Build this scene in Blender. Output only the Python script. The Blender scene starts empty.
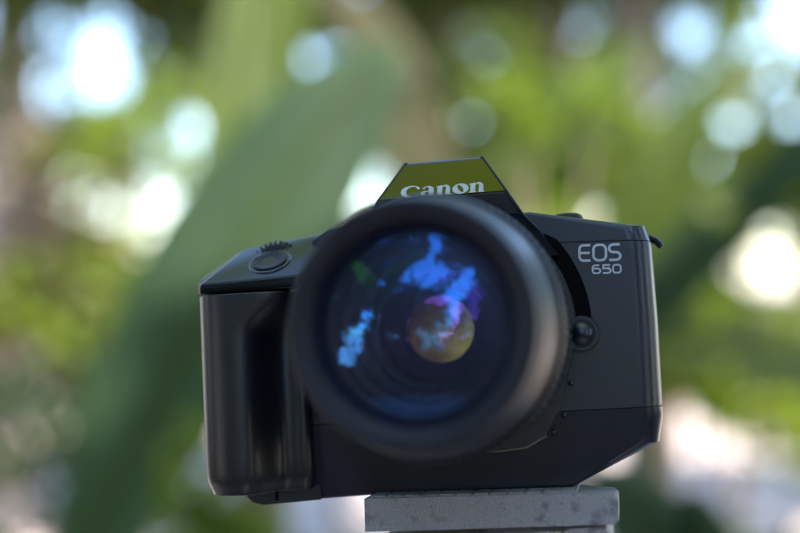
import bpy, bmesh, math, random
import numpy as np
from mathutils import Vector, Matrix, Euler

random.seed(7)
rng = np.random.default_rng(11)
scene = bpy.context.scene
COL = scene.collection
R = math.radians

# ------------------------------------------------------------------ camera, sky, sun, exposure
H = 1.25                                  # height of the lens axis above the ground (m)
CAM = Vector((-0.0172, -0.361, H + 0.0208))
cd = bpy.data.cameras.new('view_camera')
cd.sensor_width = 36; cd.lens = 50
cd.clip_start = 0.02; cd.clip_end = 500
cd.dof.use_dof = True
cd.dof.focus_distance = 0.357
cd.dof.aperture_fstop = 2.9
cd.dof.aperture_blades = 0
cam = bpy.data.objects.new('view_camera', cd); COL.objects.link(cam)
cam.location = CAM; cam.rotation_euler = (R(90), 0, 0)
scene.camera = cam

SUN_EL, SUN_AZ = 50.0, 118.0              # azimuth clockwise from +Y
world = bpy.data.worlds.new('World'); scene.world = world; world.use_nodes = True
nt = world.node_tree
bg = nt.nodes['Background']
sky = nt.nodes.new('ShaderNodeTexSky'); sky.sky_type = 'NISHITA'; sky.sun_disc = False
sky.sun_elevation = R(SUN_EL); sky.sun_rotation = R(SUN_AZ)
sky.air_density = 1.0; sky.dust_density = 0.4; sky.ozone_density = 2.0
nt.links.new(sky.outputs[0], bg.inputs[0]); bg.inputs[1].default_value = 0.15
sd = bpy.data.lights.new('sun', 'SUN'); sd.energy = 4.0; sd.angle = R(0.53); sd.color = (1, 0.94, 0.86)
sun = bpy.data.objects.new('sun', sd); COL.objects.link(sun)
SUND = Vector((math.sin(R(SUN_AZ)) * math.cos(R(SUN_EL)), math.cos(R(SUN_AZ)) * math.cos(R(SUN_EL)), math.sin(R(SUN_EL))))
sun.rotation_euler = SUND.to_track_quat('Z', 'Y').to_euler(); sun.location = (3, -2, 6)
vs = scene.view_settings
vs.view_transform = 'Standard'; vs.look = 'None'; vs.gamma = 1; vs.use_curve_mapping = False
vs.exposure = 2.65
scene.render.engine = 'CYCLES'
scene.cycles.use_denoising = True
scene.cycles.max_bounces = 10
scene.cycles.transparent_max_bounces = 24
scene.cycles.sample_clamp_indirect = 8

# ------------------------------------------------------------------ materials
def new_mat(name):
    m = bpy.data.materials.new(name); m.use_nodes = True
    return m, m.node_tree, m.node_tree.nodes['Principled BSDF']

def plastic(name, col, rough, bump=0.0, scale=4000, spec=0.5, coat=0.0, var=0.25):
    m, t, p = new_mat(name)
    p.inputs['Roughness'].default_value = rough
    p.inputs['Specular IOR Level'].default_value = spec
    p.inputs['Coat Weight'].default_value = coat
    p.inputs['Coat Roughness'].default_value = 0.08
    tc = t.nodes.new('ShaderNodeTexCoord')
    n2 = t.nodes.new('ShaderNodeTexNoise'); n2.inputs['Scale'].default_value = 90; n2.inputs['Detail'].default_value = 6
    t.links.new(tc.outputs['Object'], n2.inputs['Vector'])
    r = t.nodes.new('ShaderNodeValToRGB')
    r.color_ramp.elements[0].position = 0.3; r.color_ramp.elements[1].position = 0.75
    r.color_ramp.elements[0].color = (*[c * (1 - var) for c in col], 1)
    r.color_ramp.elements[1].color = (*[c * (1 + var) for c in col], 1)
    t.links.new(n2.outputs[0], r.inputs[0])
    vo = t.nodes.new('ShaderNodeTexVoronoi'); vo.inputs['Scale'].default_value = 420
    t.links.new(tc.outputs['Object'], vo.inputs['Vector'])
    rv = t.nodes.new('ShaderNodeValToRGB'); rv.color_ramp.elements[0].position = 0.03; rv.color_ramp.elements[0].color = (0.5, 0.5, 0.5, 1); rv.color_ramp.elements[1].position = 0.09; rv.color_ramp.elements[1].color = (0, 0, 0, 1)
    t.links.new(vo.outputs['Distance'], rv.inputs[0])
    md = t.nodes.new('ShaderNodeMix'); md.data_type = 'RGBA'; md.inputs[7].default_value = (0.10, 0.10, 0.10, 1)
    t.links.new(rv.outputs[0], md.inputs[0]); t.links.new(r.outputs[0], md.inputs[6]); t.links.new(md.outputs[2], p.inputs['Base Color'])
    mr = t.nodes.new('ShaderNodeMapRange')
    mr.inputs[3].default_value = rough * 0.88; mr.inputs[4].default_value = min(1, rough * 1.15)
    t.links.new(n2.outputs[0], mr.inputs[0]); t.links.new(mr.outputs[0], p.inputs['Roughness'])
    if bump:
        n = t.nodes.new('ShaderNodeTexNoise'); n.inputs['Scale'].default_value = scale; n.inputs['Detail'].default_value = 2
        t.links.new(tc.outputs['Object'], n.inputs['Vector'])
        b = t.nodes.new('ShaderNodeBump'); b.inputs['Strength'].default_value = bump; b.inputs['Distance'].default_value = 0.0002
        t.links.new(n.outputs[0], b.inputs['Height']); t.links.new(b.outputs[0], p.inputs['Normal'])
    return m

M = {}
M['shell'] = plastic('satin_black_shell', (0.006, 0.008, 0.022), 0.34, 0.22, 1900, spec=0.85)
M['grip'] = plastic('grip_rubber', (0.008, 0.008, 0.012), 0.37, 0.28, 1600, spec=0.75)
M['gloss'] = plastic('gloss_black', (0.010, 0.010, 0.011), 0.13, 0.0, spec=0.6, coat=0.6)
M['deck'] = plastic('deck_black', (0.006, 0.006, 0.007), 0.18, 0.02, spec=0.45)
M['matte'] = plastic('matte_black', (0.010, 0.010, 0.011), 0.6)
M['barrel'] = plastic('barrel_black', (0.011, 0.011, 0.013), 0.36, 0.15, 1800, spec=0.25)
M['rim'] = plastic('rim_black', (0.020, 0.020, 0.029), 0.5, 0.1, 1800, spec=0.35)
M['inner'] = plastic('baffle_black', (0.006, 0.006, 0.007), 0.55)
M['print'] = plastic('white_print', (0.68, 0.69, 0.73), 0.5, var=0.14)
M['recess_shade'] = plastic('recess_shade_black', (0.003, 0.003, 0.003), 0.7, spec=0.08)  # near-black without sheen, stands in for the shade inside recesses
m, t, p = new_mat('dull_edge'); p.inputs['Metallic'].default_value = 1; p.inputs['Base Color'].default_value = (0.22, 0.21, 0.2, 1); p.inputs['Roughness'].default_value = 0.4
M['dull'] = m
m, t, p = new_mat('bright_steel'); p.inputs['Metallic'].default_value = 1; p.inputs['Base Color'].default_value = (0.6, 0.59, 0.58, 1); p.inputs['Roughness'].default_value = 0.25
M['steel'] = m

def coated(name, col, fac, edge, rough=0.015, haze=0.0):
    m = bpy.data.materials.new(name); m.use_nodes = True; t = m.node_tree
    t.nodes.remove(t.nodes['Principled BSDF']); out = t.nodes['Material Output']
    tr = t.nodes.new('ShaderNodeBsdfTransparent'); tr.inputs[0].default_value = (0.96, 0.97, 0.98, 1)
    gl = t.nodes.new('ShaderNodeBsdfGlossy'); gl.inputs['Color'].default_value = (*col, 1); gl.inputs['Roughness'].default_value = rough
    lw = t.nodes.new('ShaderNodeLayerWeight'); lw.inputs[0].default_value = 0.25
    mr = t.nodes.new('ShaderNodeMapRange'); mr.inputs[3].default_value = fac; mr.inputs[4].default_value = edge
    t.links.new(lw.outputs['Facing'], mr.inputs[0])
    mx = t.nodes.new('ShaderNodeMixShader')
    t.links.new(mr.outputs[0], mx.inputs[0]); t.links.new(tr.outputs[0], mx.inputs[1]); t.links.new(gl.outputs[0], mx.inputs[2])
    if haze:      # bluish veil mixed over the glass to imitate a haze of light
        gh = t.nodes.new('ShaderNodeBsdfGlossy'); gh.inputs['Color'].default_value = (0.30, 0.34, 0.62, 1); gh.inputs['Roughness'].default_value = 0.5
        mh = t.nodes.new('ShaderNodeMixShader'); mh.inputs[0].default_value = haze
        t.links.new(mx.outputs[0], mh.inputs[1]); t.links.new(gh.outputs[0], mh.inputs[2]); t.links.new(mh.outputs[0], out.inputs[0])
    else:
        t.links.new(mx.outputs[0], out.inputs[0])
    return m
M['coat_blue'] = coated('blue_coated_glass', (0.06, 0.34, 1.0), 0.19, 0.35, 0.05, 0.10)
M['coat_violet'] = coated('violet_coated_glass', (0.30, 0.14, 1.0), 0.06, 0.15)
M['coat_magenta'] = coated('magenta_coated_glass', (0.8, 0.12, 0.9), 0.2, 0.35)
M['coat_amber'] = coated('amber_coated_glass', (1.0, 0.86, 0.30), 0.95, 0.95, 0.22)

def cast_metal():
    m, t, p = new_mat('speckled_cast_metal')
    tc = t.nodes.new('ShaderNodeTexCoord')
    n = t.nodes.new('ShaderNodeTexNoise'); n.inputs['Scale'].default_value = 2600; n.inputs['Detail'].default_value = 3
    n2 = t.nodes.new('ShaderNodeTexNoise'); n2.inputs['Scale'].default_value = 160; n2.inputs['Detail'].default_value = 7
    v = t.nodes.new('ShaderNodeTexVoronoi'); v.inputs['Scale'].default_value = 260; v.inputs['Randomness'].default_value = 1
    for q in (n, n2, v): t.links.new(tc.outputs['Object'], q.inputs['Vector'])
    r = t.nodes.new('ShaderNodeValToRGB')
    e = r.color_ramp.elements
    e[0].position = 0.32; e[0].color = (0.30, 0.285, 0.29, 1); e[1].position = 0.68; e[1].color = (0.54, 0.515, 0.52, 1)
    t.links.new(n.outputs[0], r.inputs[0])
    r2 = t.nodes.new('ShaderNodeValToRGB'); e = r2.color_ramp.elements
    e[0].position = 0.30; e[0].color = (0.45, 0.45, 0.45, 1); e[1].position = 0.45; e[1].color = (1, 1, 1, 1)
    t.links.new(n2.outputs[0], r2.inputs[0])
    r3 = t.nodes.new('ShaderNodeValToRGB'); e = r3.color_ramp.elements
    e[0].position = 0.05; e[0].color = (0.25, 0.24, 0.24, 1); e[1].position = 0.12; e[1].color = (1, 1, 1, 1)
    t.links.new(v.outputs['Distance'], r3.inputs[0])
    a = t.nodes.new('ShaderNodeMix'); a.data_type = 'RGBA'; a.blend_type = 'MULTIPLY'; a.inputs[0].default_value = 1
    b = t.nodes.new('ShaderNodeMix'); b.data_type = 'RGBA'; b.blend_type = 'MULTIPLY'; b.inputs[0].default_value = 0.7
    t.links.new(r.outputs[0], a.inputs[6]); t.links.new(r2.outputs[0], a.inputs[7])
    t.links.new(a.outputs[2], b.inputs[6]); t.links.new(r3.outputs[0], b.inputs[7])
    t.links.new(b.outputs[2], p.inputs['Base Color'])
    p.inputs['Metallic'].default_value = 0.0; p.inputs['Roughness'].default_value = 0.5
    bp = t.nodes.new('ShaderNodeBump'); bp.inputs['Strength'].default_value = 0.9; bp.inputs['Distance'].default_value = 0.0004
    t.links.new(n.outputs[0], bp.inputs['Height']); t.links.new(bp.outputs[0], p.inputs['Normal'])
    return m
M['cast'] = cast_metal()

def leaf_mat(name, col, trans, rough=0.42, veins=True, var=0.35):
    m = bpy.data.materials.new(name); m.use_nodes = True; t = m.node_tree
    p = t.nodes['Principled BSDF']; out = t.nodes['Material Output']
    p.inputs['Roughness'].default_value = rough; p.inputs['Specular IOR Level'].default_value = 0.3
    tc = t.nodes.new('ShaderNodeTexCoord')
    n = t.nodes.new('ShaderNodeTexNoise'); n.inputs['Scale'].default_value = 3.0; n.inputs['Detail'].default_value = 5
    t.links.new(tc.outputs['Object'], n.inputs['Vector'])
    oi = t.nodes.new('ShaderNodeObjectInfo')
    ad = t.nodes.new('ShaderNodeMath'); ad.operation = 'MULTIPLY_ADD'; ad.inputs[1].default_value = 0.35; ad.inputs[2].default_value = -0.17
    t.links.new(oi.outputs['Random'], ad.inputs[0])
    ad2 = t.nodes.new('ShaderNodeMath'); ad2.operation = 'ADD'
    t.links.new(ad.outputs[0], ad2.inputs[0]); t.links.new(n.outputs[0], ad2.inputs[1])
    r = t.nodes.new('ShaderNodeValToRGB'); e = r.color_ramp.elements
    e[0].position = 0.25; e[1].position = 0.75
    e[0].color = (*[c * (1 - var) for c in col], 1); e[1].color = (*[min(1, c * (1 + var)) for c in col], 1)
    t.links.new(ad2.outputs[0], r.inputs[0]); t.links.new(r.outputs[0], p.inputs['Base Color'])
    tl = t.nodes.new('ShaderNodeBsdfTranslucent'); tl.inputs['Color'].default_value = (*trans, 1)
    mx = t.nodes.new('ShaderNodeMixShader'); mx.inputs[0].default_value = 0.42
    t.links.new(p.outputs[0], mx.inputs[1]); t.links.new(tl.outputs[0], mx.inputs[2]); t.links.new(mx.outputs[0], out.inputs[0])
    if veins:
        uv = t.nodes.new('ShaderNodeUVMap'); uv.uv_map = 'leaf_uv'
        w = t.nodes.new('ShaderNodeTexWave'); w.bands_direction = 'Y'; w.inputs['Scale'].default_value = 22; w.inputs['Distortion'].default_value = 0.6
        t.links.new(uv.outputs[0], w.inputs['Vector'])
        b = t.nodes.new('ShaderNodeBump'); b.inputs['Strength'].default_value = 0.35; b.inputs['Distance'].default_value = 0.004
        t.links.new(w.outputs[0], b.inputs['Height']); t.links.new(b.outputs[0], p.inputs['Normal'])
    return m
M['leaf_deep'] = leaf_mat('deep_green_leaf', (0.043, 0.080, 0.038), (0.042, 0.082, 0.026), 0.5)
M['leaf_mid'] = leaf_mat('mid_green_leaf', (0.066, 0.10, 0.012), (0.15, 0.21, 0.010), 0.5)
M['leaf_lime'] = leaf_mat('yellow_green_leaf', (0.11, 0.16, 0.010), (0.27, 0.36, 0.010), 0.5)
M['leaf_dry'] = leaf_mat('dry_tan_leaf', (0.085, 0.078, 0.036), (0.08, 0.07, 0.03), 0.7)
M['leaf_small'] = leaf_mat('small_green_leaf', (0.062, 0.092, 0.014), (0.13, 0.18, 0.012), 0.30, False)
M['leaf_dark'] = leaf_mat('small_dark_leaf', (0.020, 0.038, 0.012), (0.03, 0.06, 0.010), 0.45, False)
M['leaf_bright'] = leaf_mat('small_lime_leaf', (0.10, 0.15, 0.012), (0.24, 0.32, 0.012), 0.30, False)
M['leaf_straw'] = leaf_mat('small_straw_leaf', (0.24, 0.19, 0.14), (0.2, 0.15, 0.1), 0.7, False)
M['petal'] = leaf_mat('pale_pink_petal', (0.78, 0.60, 0.56), (0.6, 0.42, 0.4), 0.6, False, 0.1)

def bark(name, a, b, s):
    m, t, p = new_mat(name); p.inputs['Roughness'].default_value = 0.85
    tc = t.nodes.new('ShaderNodeTexCoord'); mp = t.nodes.new('ShaderNodeMapping'); mp.inputs['Scale'].default_value = (s, s, s * 0.25)
    n = t.nodes.new('ShaderNodeTexNoise'); n.inputs['Scale'].default_value = 1; n.inputs['Detail'].default_value = 7
    t.links.new(tc.outputs['Object'], mp.inputs[0]); t.links.new(mp.outputs[0], n.inputs['Vector'])
    r = t.nodes.new('ShaderNodeValToRGB'); e = r.color_ramp.elements
    e[0].position = 0.35; e[0].color = (*a, 1); e[1].position = 0.65; e[1].color = (*b, 1)
    t.links.new(n.outputs[0], r.inputs[0]); t.links.new(r.outputs[0], p.inputs['Base Color'])
    bp = t.nodes.new('ShaderNodeBump'); bp.inputs['Strength'].default_value = 0.6; bp.inputs['Distance'].default_value = 0.02
    t.links.new(n.outputs[0], bp.inputs['Height']); t.links.new(bp.outputs[0], p.inputs['Normal'])
    return m
M['bark'] = bark('tan_bark', (0.16, 0.11, 0.08), (0.34, 0.26, 0.20), 22)
M['bark_pale'] = bark('pale_bark', (0.34, 0.27, 0.23), (0.58, 0.49, 0.43), 16)
M['stem'] = bark('pseudostem', (0.10, 0.10, 0.04), (0.26, 0.20, 0.11), 14)
M['soil'] = bark('pale_pink_soil', (0.42, 0.33, 0.28), (0.62, 0.52, 0.46), 3)

# ------------------------------------------------------------------ mesh helpers (camera parts in millimetres)
MM = 0.001
def link(name, me, mat, parent=None):
    o = bpy.data.objects.new(name, me); COL.objects.link(o)
    if mat: me.materials.append(mat)
    if parent: o.parent = parent
    return o
def finish(name, bm, mat, parent, smooth=40, wn=True, scale=MM):
    bmesh.ops.recalc_face_normals(bm, faces=bm.faces)
    if scale != 1: bmesh.ops.scale(bm, vec=(scale,) * 3, verts=bm.verts)
    me = bpy.data.meshes.new(name); bm.to_mesh(me); bm.free()
    if smooth:
        me.shade_smooth(); me.set_sharp_from_angle(angle=R(smooth))
    o = link(name, me, mat, parent)
    if wn and smooth:
        w = o.modifiers.new('normals', 'WEIGHTED_NORMAL'); w.keep_sharp = True; w.weight = 80
    return o
def bev(bm, off, seg=3, ang=25, sel=None):
    es = [e for e in bm.edges if len(e.link_faces) == 2 and e.calc_face_angle(0) > R(ang) and (sel is None or sel(e))]
    bmesh.ops.bevel(bm, geom=es, offset=off, segments=seg, profile=0.5, affect='EDGES', clamp_overlap=True)
def prism(bm, pts, y0, y1):
    a = [bm.verts.new((x, y0, z)) for x, z in pts]; b = [bm.verts.new((x, y1, z)) for x, z in pts]
    bm.faces.new(a); bm.faces.new(b[::-1]); n = len(pts)
    for i in range(n): bm.faces.new((a[i], b[i], b[(i + 1) % n], a[(i + 1) % n]))
def loft(bm, rings, cap=True):
    vr = [[bm.verts.new(p) for p in r] for r in rings]; n = len(vr[0])
    for k in range(len(vr) - 1):
        for i in range(n): bm.faces.new((vr[k][i], vr[k][(i + 1) % n], vr[k + 1][(i + 1) % n], vr[k + 1][i]))
    if cap: bm.faces.new(vr[0][::-1]); bm.faces.new(vr[-1])
def lathe(bm, prof, seg=96, c=(0, 0)):
    # profile of (radius, y) turned about the y axis
    loft(bm, [[(c[0] + r * math.cos(2 * math.pi * i / seg), y, c[1] + r * math.sin(2 * math.pi * i / seg)) for i in range(seg)] for r, y in prof], cap=False)
def hull(bm, pts):
    vs_ = [bm.verts.new(p) for p in pts]
    r = bmesh.ops.convex_hull(bm, input=vs_)
    bmesh.ops.delete(bm, geom=[g for g in r['geom_interior'] if isinstance(g, bmesh.types.BMVert)], context='VERTS')
    bmesh.ops.dissolve_limit(bm, angle_limit=R(1), verts=bm.verts, edges=bm.edges)
def cut(bm, co, no, keep_below=True):
    g = bm.verts[:] + bm.edges[:] + bm.faces[:]
    r = bmesh.ops.bisect_plane(bm, geom=g, plane_co=co, plane_no=no, clear_outer=keep_below, clear_inner=not keep_below)
    es = [e for e in r['geom_cut'] if isinstance(e, bmesh.types.BMEdge)]
    bmesh.ops.holes_fill(bm, edges=es, sides=0)
def tag(o, label, cat, group=None, kind=None):
    o['label'] = label; o['category'] = cat
    if group: o['group'] = group
    if kind: o['kind'] = kind
    return o
def empty(name, loc, rot=(0, 0, 0)):
    o = bpy.data.objects.new(name, None); COL.objects.link(o); o.location = loc; o.rotation_euler = rot
    o.empty_display_size = 0.05
    return o
def sstep(a, b, x):
    t_ = min(1, max(0, (x - a) / (b - a))); return t_ * t_ * (3 - 2 * t_)

# ------------------------------------------------------------------ ground
def build_ground():
    bm = bmesh.new()
    n = 60; s = 120.0
    g = [[None] * (n + 1) for _ in range(n + 1)]
    for i in range(n + 1):
        for j in range(n + 1):
            x = (i / n - 0.5); y = (j / n - 0.5)
            x = math.copysign(abs(x * 2) ** 2.2, x) * s; y = math.copysign(abs(y * 2) ** 2.2, y) * s
            z = 0.03 * math.sin(x * 1.3 + 0.4) * math.cos(y * 0.9) if abs(x) < 20 and abs(y) < 20 else 0
            g[i][j] = bm.verts.new((x, y, z - 0.03))
    for i in range(n):
        for j in range(n): bm.faces.new((g[i][j], g[i + 1][j], g[i + 1][j + 1], g[i][j + 1]))
    o = finish('ground', bm, M['soil'], None, wn=False, scale=1)
    o['kind'] = 'structure'; o['label'] = 'pale pinkish bare garden soil in sunlight'
build_ground()

# ------------------------------------------------------------------ the film camera
ROT = Euler((R(-4.5), R(-3.7), R(-11.0)), 'XYZ')
camr = empty('film_camera', (0, 0, H), ROT)
tag(camr, 'black plastic film camera with big lens standing on a grey metal platform', 'camera')

# -- main shell: one rounded solid, cut along its two moulding seams
OUT = [(-70, -54.2), (-31, -52.4), (35.5, -51.4), (63.2, -38.3), (64.9, -30), (65.3, 0), (65.0, 24), (63.3, 30.2), (27, 37.0), (-40, 36.4), (-46, 33), (-46, 14), (-70, 14)]
def shell_solid():
    # the outline swept front to back, its right flank rolling round with a wide radius, the other edges with a small one
    def ins(r, y):
        d = min(y, 42 - y); return 0 if d >= r else r - math.sqrt(r * r - (r - d) ** 2)
    rings = []
    for y in (0, 0.12, 0.4, 0.8, 1.3, 2.0, 3.0, 4.2, 5.5, 7.0, 35, 37.5, 39.5, 41, 41.7, 42):
        a = ins(7.0, y); b = ins(1.1, y); ring = []
        for x, z in OUT:
            k = sstep(40, 62, x); ring.append((x - a * k + (b if x < -60 else 0), y, z - math.copysign(b, z) * (1 if z > 20 or z < -35 else 0)))
        rings.append(ring)
    bm = bmesh.new(); loft(bm, rings)
    bev(bm, 0.8, 3, 30, lambda e: abs(e.verts[0].co.y - e.verts[1].co.y) > 20)
    return bm
SEAM_T = ((0, 0, 27.6), (0.036, 0, 1)); SEAM_B = ((0, 0, -27.9), (-0.014, 0, 1))
def off(s, d): return (s[0][0], s[0][1], s[0][2] + d)
bm = shell_solid(); cut(bm, off(SEAM_B, -0.14), SEAM_B[1]);
for v in bm.verts:
    v.co.y += 0.10 * max(0, -28.1 - v.co.z) * (1 if v.co.y < 20 else 0)
base_cover = finish('base_cover', bm, M['shell'], camr)
bm = shell_solid(); cut(bm, off(SEAM_T, 0.12), SEAM_T[1], False); top_cover = finish('top_cover', bm, M['shell'], camr)
bm = shell_solid(); cut(bm, off(SEAM_T, -0.12), SEAM_T[1]); cut(bm, off(SEAM_B, 0.14), SEAM_B[1], False)
front_panel = finish('front_panel', bm, M['shell'], camr)
bm = bmesh.new(); prism(bm, [(-60, -48), (33, -48), (58, -35), (60, 26), (27, 33), (-40, 33), (-44, 10), (-60, 10)], 3.6, 38); finish('chassis', bm, M['matte'], camr)
# base plate lip under the grip and its battery latch
bm = bmesh.new(); prism(bm, [(-73.5, -48.5), (-72.8, -51.4), (-70.6, -53.6), (-67, -54.5), (-47, -53.2), (-47, -48.5)], 1.4, 14); bev(bm, 1.2, 4, 30); finish('battery_cover', bm, M['shell'], camr)
bm = bmesh.new(); prism(bm, [(-62.7, -53.2), (-61.6, -53.1), (-61.6, -50), (-62.7, -50)], 1.2, 3); finish('latch_slot_shade', bm, M['recess_shade'], camr)  # black sliver, the slot's shade put into its colour

# -- grip: lofted horizontal profiles
def grip_ring(z):
    f = sstep(1, 15.0, z)                      # flares towards the lens at the finger hook
    tb = sstep(-44, -49.4, z)                   # rounds under at the foot
    sh = 0.6 * (z + 50) / 65
    xs = 10.5 * f
    L = -83.4 - sh * 0.8; yf = -17.5 - 0.5 * sh
    pts = [(-66, 34), (L + 3, 34), (L + 0.6, 31), (L, 26), (L - 0.2, 8), (L + 0.1, -4), (L + 0.9, -9.5), (L + 2.6, -13.6), (L + 5.4, yf + 1.2), (L + 9, yf + 0.1), (L + 13, yf), (-65.2 + xs * 0.8, yf + 0.7), (-62.4 + xs, yf + 3.2),
           (-60.4 + xs, -10 - f), (-58.8 + xs * 0.95, -6.4 - 3 * f), (-56.6 + xs * 0.75, -4.4 - 3 * f), (-53.6 + xs * 0.45, -4.0 - 2 * f), (-50.4 + 0.3 * xs, -4.4 - 2 * f), (-48.6 + 0.2 * xs, -3.4 - 2 * f), (-48.2 + 0.2 * xs, -1.5), (-48.2 + 0.2 * xs, 3), (-56, 8)]
    k = 1.6 * tb
    out = []
    for x, y in pts:
        x2 = x + (k if x < -66 else -k * 0.8); y2 = y + (k if y < 0 else 0)
        out.append((x2, y2, z))
    return out
zs = [-49.6, -49.2, -48.2, -46.5, -44, -36, -26, -16, -6, 0, 3, 5, 6.5, 8, 9.5, 11, 12.5, 14, 15.0, 15.5]
bm = bmesh.new(); loft(bm, [grip_ring(z) for z in zs])
grip = finish('hand_grip', bm, M['grip'], camr, smooth=50, wn=False)
sb = grip.modifiers.new('round', 'SUBSURF'); sb.levels = 2; sb.render_levels = 2

# -- shutter deck over the grip
bm = bmesh.new()
hull(bm, [(-83.9, -9, 15.9), (-80.6, -15.6, 15.9), (-47, -15.2, 15.9), (-36, -2, 15.9), (-36, 38, 15.9), (-78, 38, 15.9), (-83.9, 26, 15.9),
          (-83.6, -8.5, 20.6), (-80.4, -15.2, 19.0), (-47, -14.6, 20.0), (-36, -2, 27),
          (-82.8, 8, 25.5), (-81.5, 34, 25.5), (-71.8, 4.5, 31.8), (-41, 6.5, 36.0), (-36, 8, 36.4), (-71, 36, 31.6), (-36, 38, 36.2)])
bev(bm, 0.9, 3, 12)
deck = finish('shutter_deck', bm, M['deck'], camr)
# slope frame of the deck: from (y=-15, z=19.6) to (y=5.5, z=34)
P0 = Vector((-62, -15.0, 19.5)); P1 = Vector((-56, 5.5, 33.9))
def deck_pt(x, s, h=0.0):
    za = 19.0 + (x + 78.4) / 31.4 * 1.0; zb = 31.8 + (x + 71.8) / 30.8 * 4.2
    ya = -15.2 + (x + 78.4) / 31.4 * 0.6; yb = 4.5 + (x + 71.8) / 30.8 * 2.0
    d = Vector((0, yb - ya, zb - za)); n = Vector((-0.12, -d.z, d.y)).normalized()
    return Vector((x, ya, za)) + d * s + n * h
def local_frame(x, s):
    c = deck_pt(x, s); ex = (deck_pt(x + 2, s) - c).normalized(); ey = (deck_pt(x, s + 0.1) - c).normalized(); ez = ex.cross(ey).normalized()
    ey = ez.cross(ex)
    return c, ex, ey, ez
def turned(bm, frame, prof, seg=48, squash=1.0):
    c, ex, ey, ez = frame
    loft(bm, [[c + ex * (r * math.cos(a)) + ey * (r * squash * math.sin(a)) + ez * h for a in [2 * math.pi * i / seg for i in range(seg)]] for r, h in prof], cap=False)
fr = local_frame(-59.0, 0.42)
bm = bmesh.new(); turned(bm, fr, [(7.4, -0.6), (7.4, 0.25), (7.1, 0.6), (6.6, 0.65), (6.3, 0.3), (6.2, -0.8)]); o = finish('button_collar', bm, M['shell'], deck)
bm = bmesh.new(); turned(bm, fr, [(5.7, -0.8), (5.7, 0.7), (5.3, 1.0), (4.6, 0.95), (3.2, 0.55), (1.6, 0.35), (0.02, 0.3)]); finish('shutter_button', bm, M['matte'], deck)
# toothed input dial behind the button
bm = bmesh.new(); T = 32
prof = []
for i in range(T * 4):
    a = 2 * math.pi * i / (T * 4); r = 9.8 if i % 4 in (0, 1) else 8.4
    prof.append((r * math.cos(a), r * math.sin(a)))
c0 = Vector((-59.0, 2.0, 23.9))
prism(bm, prof, -1.6, 1.6)
bmesh.ops.rotate(bm, cent=(0, 0, 0), matrix=Matrix.Rotation(R(-3), 3, 'X'), verts=bm.verts); bmesh.ops.translate(bm, vec=c0, verts=bm.verts)
bev(bm, 0.2, 1, 30); finish('input_dial', bm, M['shell'], camr, smooth=30)

# -- prism hump: lofted slices, cut along the seam below the name plate
EDGE_TRIMS = []
def hump_solid():
    sl = [(22, 35.6, -4.5, 38), (29.9, 30.2, -6.5, 38), (35.4, 25.2, -8.4, 38), (42.4, 21.0, -9.8, 36), (55.4, 13.0, -1.2, 24), (56.2, 12.0, 0.6, 22)]
    bm = bmesh.new()
    loft(bm, [[(-w, yf, z), (w, yf, z), (w, yb, z), (-w, yb, z)] for z, w, yf, yb in sl])
    bev(bm, 0.9, 3, 14)
    return bm
bm = hump_solid(); cut(bm, (0, 0, 35.5), (0, 0, 1), False); hump = finish('prism_housing', bm, M['shell'], camr)
bm = hump_solid(); cut(bm, (0, 0, 35.2), (0, 0, 1)); finish('prism_skirt', bm, M['shell'], camr)
for sx in (-1, 1):
    bm = bmesh.new(); tube_pts = [(sx * 12.6, -0.6, 55.8), (sx * 13.0, -1.2, 55.2), (sx * 20.9, -9.6, 42.4), (sx * 25.1, -8.2, 35.4), (sx * 29.6, -6.3, 30.2)]
    EDGE_TRIMS.append((bm, tube_pts))
# glossy name plate on the sloping face
PN = Vector((0, -(55.4 - 42.4), (9.8 - 1.2))).normalized()   # outward normal (forward and up)
PU = Vector((0, 8.6, 13.0)).normalized()                      # up the slope
PB = Vector((0, -9.8, 42.4))
def plate_pt(x, u, h): return PB + Vector((x, 0, 0)) + PU * u + PN * h
LEN = math.hypot(8.6, 13.0)
bm = bmesh.new()
pl = [(-20.3, 0.5), (20.3, 0.5), (12.9, LEN - 0.7), (-12.9, LEN - 0.7)]
a = [bm.verts.new(plate_pt(x, u, -0.6)) for x, u in pl]; b = [bm.verts.new(plate_pt(x, u, 0.35)) for x, u in pl]
bm.faces.new(a); bm.faces.new(b)
for i in range(4): bm.faces.new((a[i], a[(i + 1) % 4], b[(i + 1) % 4], b[i]))
bev(bm, 0.22, 2, 20)
plate = finish('name_plate', bm, M['gloss'], camr)

# lettering helpers: flat raised pieces drawn in (u, v) and mapped onto a surface
def pieces_to_mesh(name, polys, mapf, mat, parent, h0=0.0, h1=0.10):
    bm = bmesh.new()
    for k, pg in enumerate(polys):
        hh = h1 + 0.012 * (k % 5)
        lo = [bm.verts.new(mapf(x, y, h0)) for x, y in pg]; hi = [bm.verts.new(mapf(x, y, hh)) for x, y in pg]
        n = len(pg); bm.faces.new(hi)
        for i in range(n): bm.faces.new((lo[i], lo[(i + 1) % n], hi[(i + 1) % n], hi[i]))
    return finish(name, bm, mat, parent, smooth=0)
def strip(A, B):
    return [[A[i], A[i + 1], B[i + 1], B[i]] for i in range(len(A) - 1)]
def ell(cx, cy, rx, ry, a0, a1, n, rot=0):
    o_ = []
    for i in range(n + 1):
        a_ = R(a0 + (a1 - a0) * i / n); x = rx * math.cos(a_); y = ry * math.sin(a_); c_, s_ = math.cos(R(rot)), math.sin(R(rot))
        o_.append((cx + x * c_ - y * s_, cy + x * s_ + y * c_))
    return o_
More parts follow.
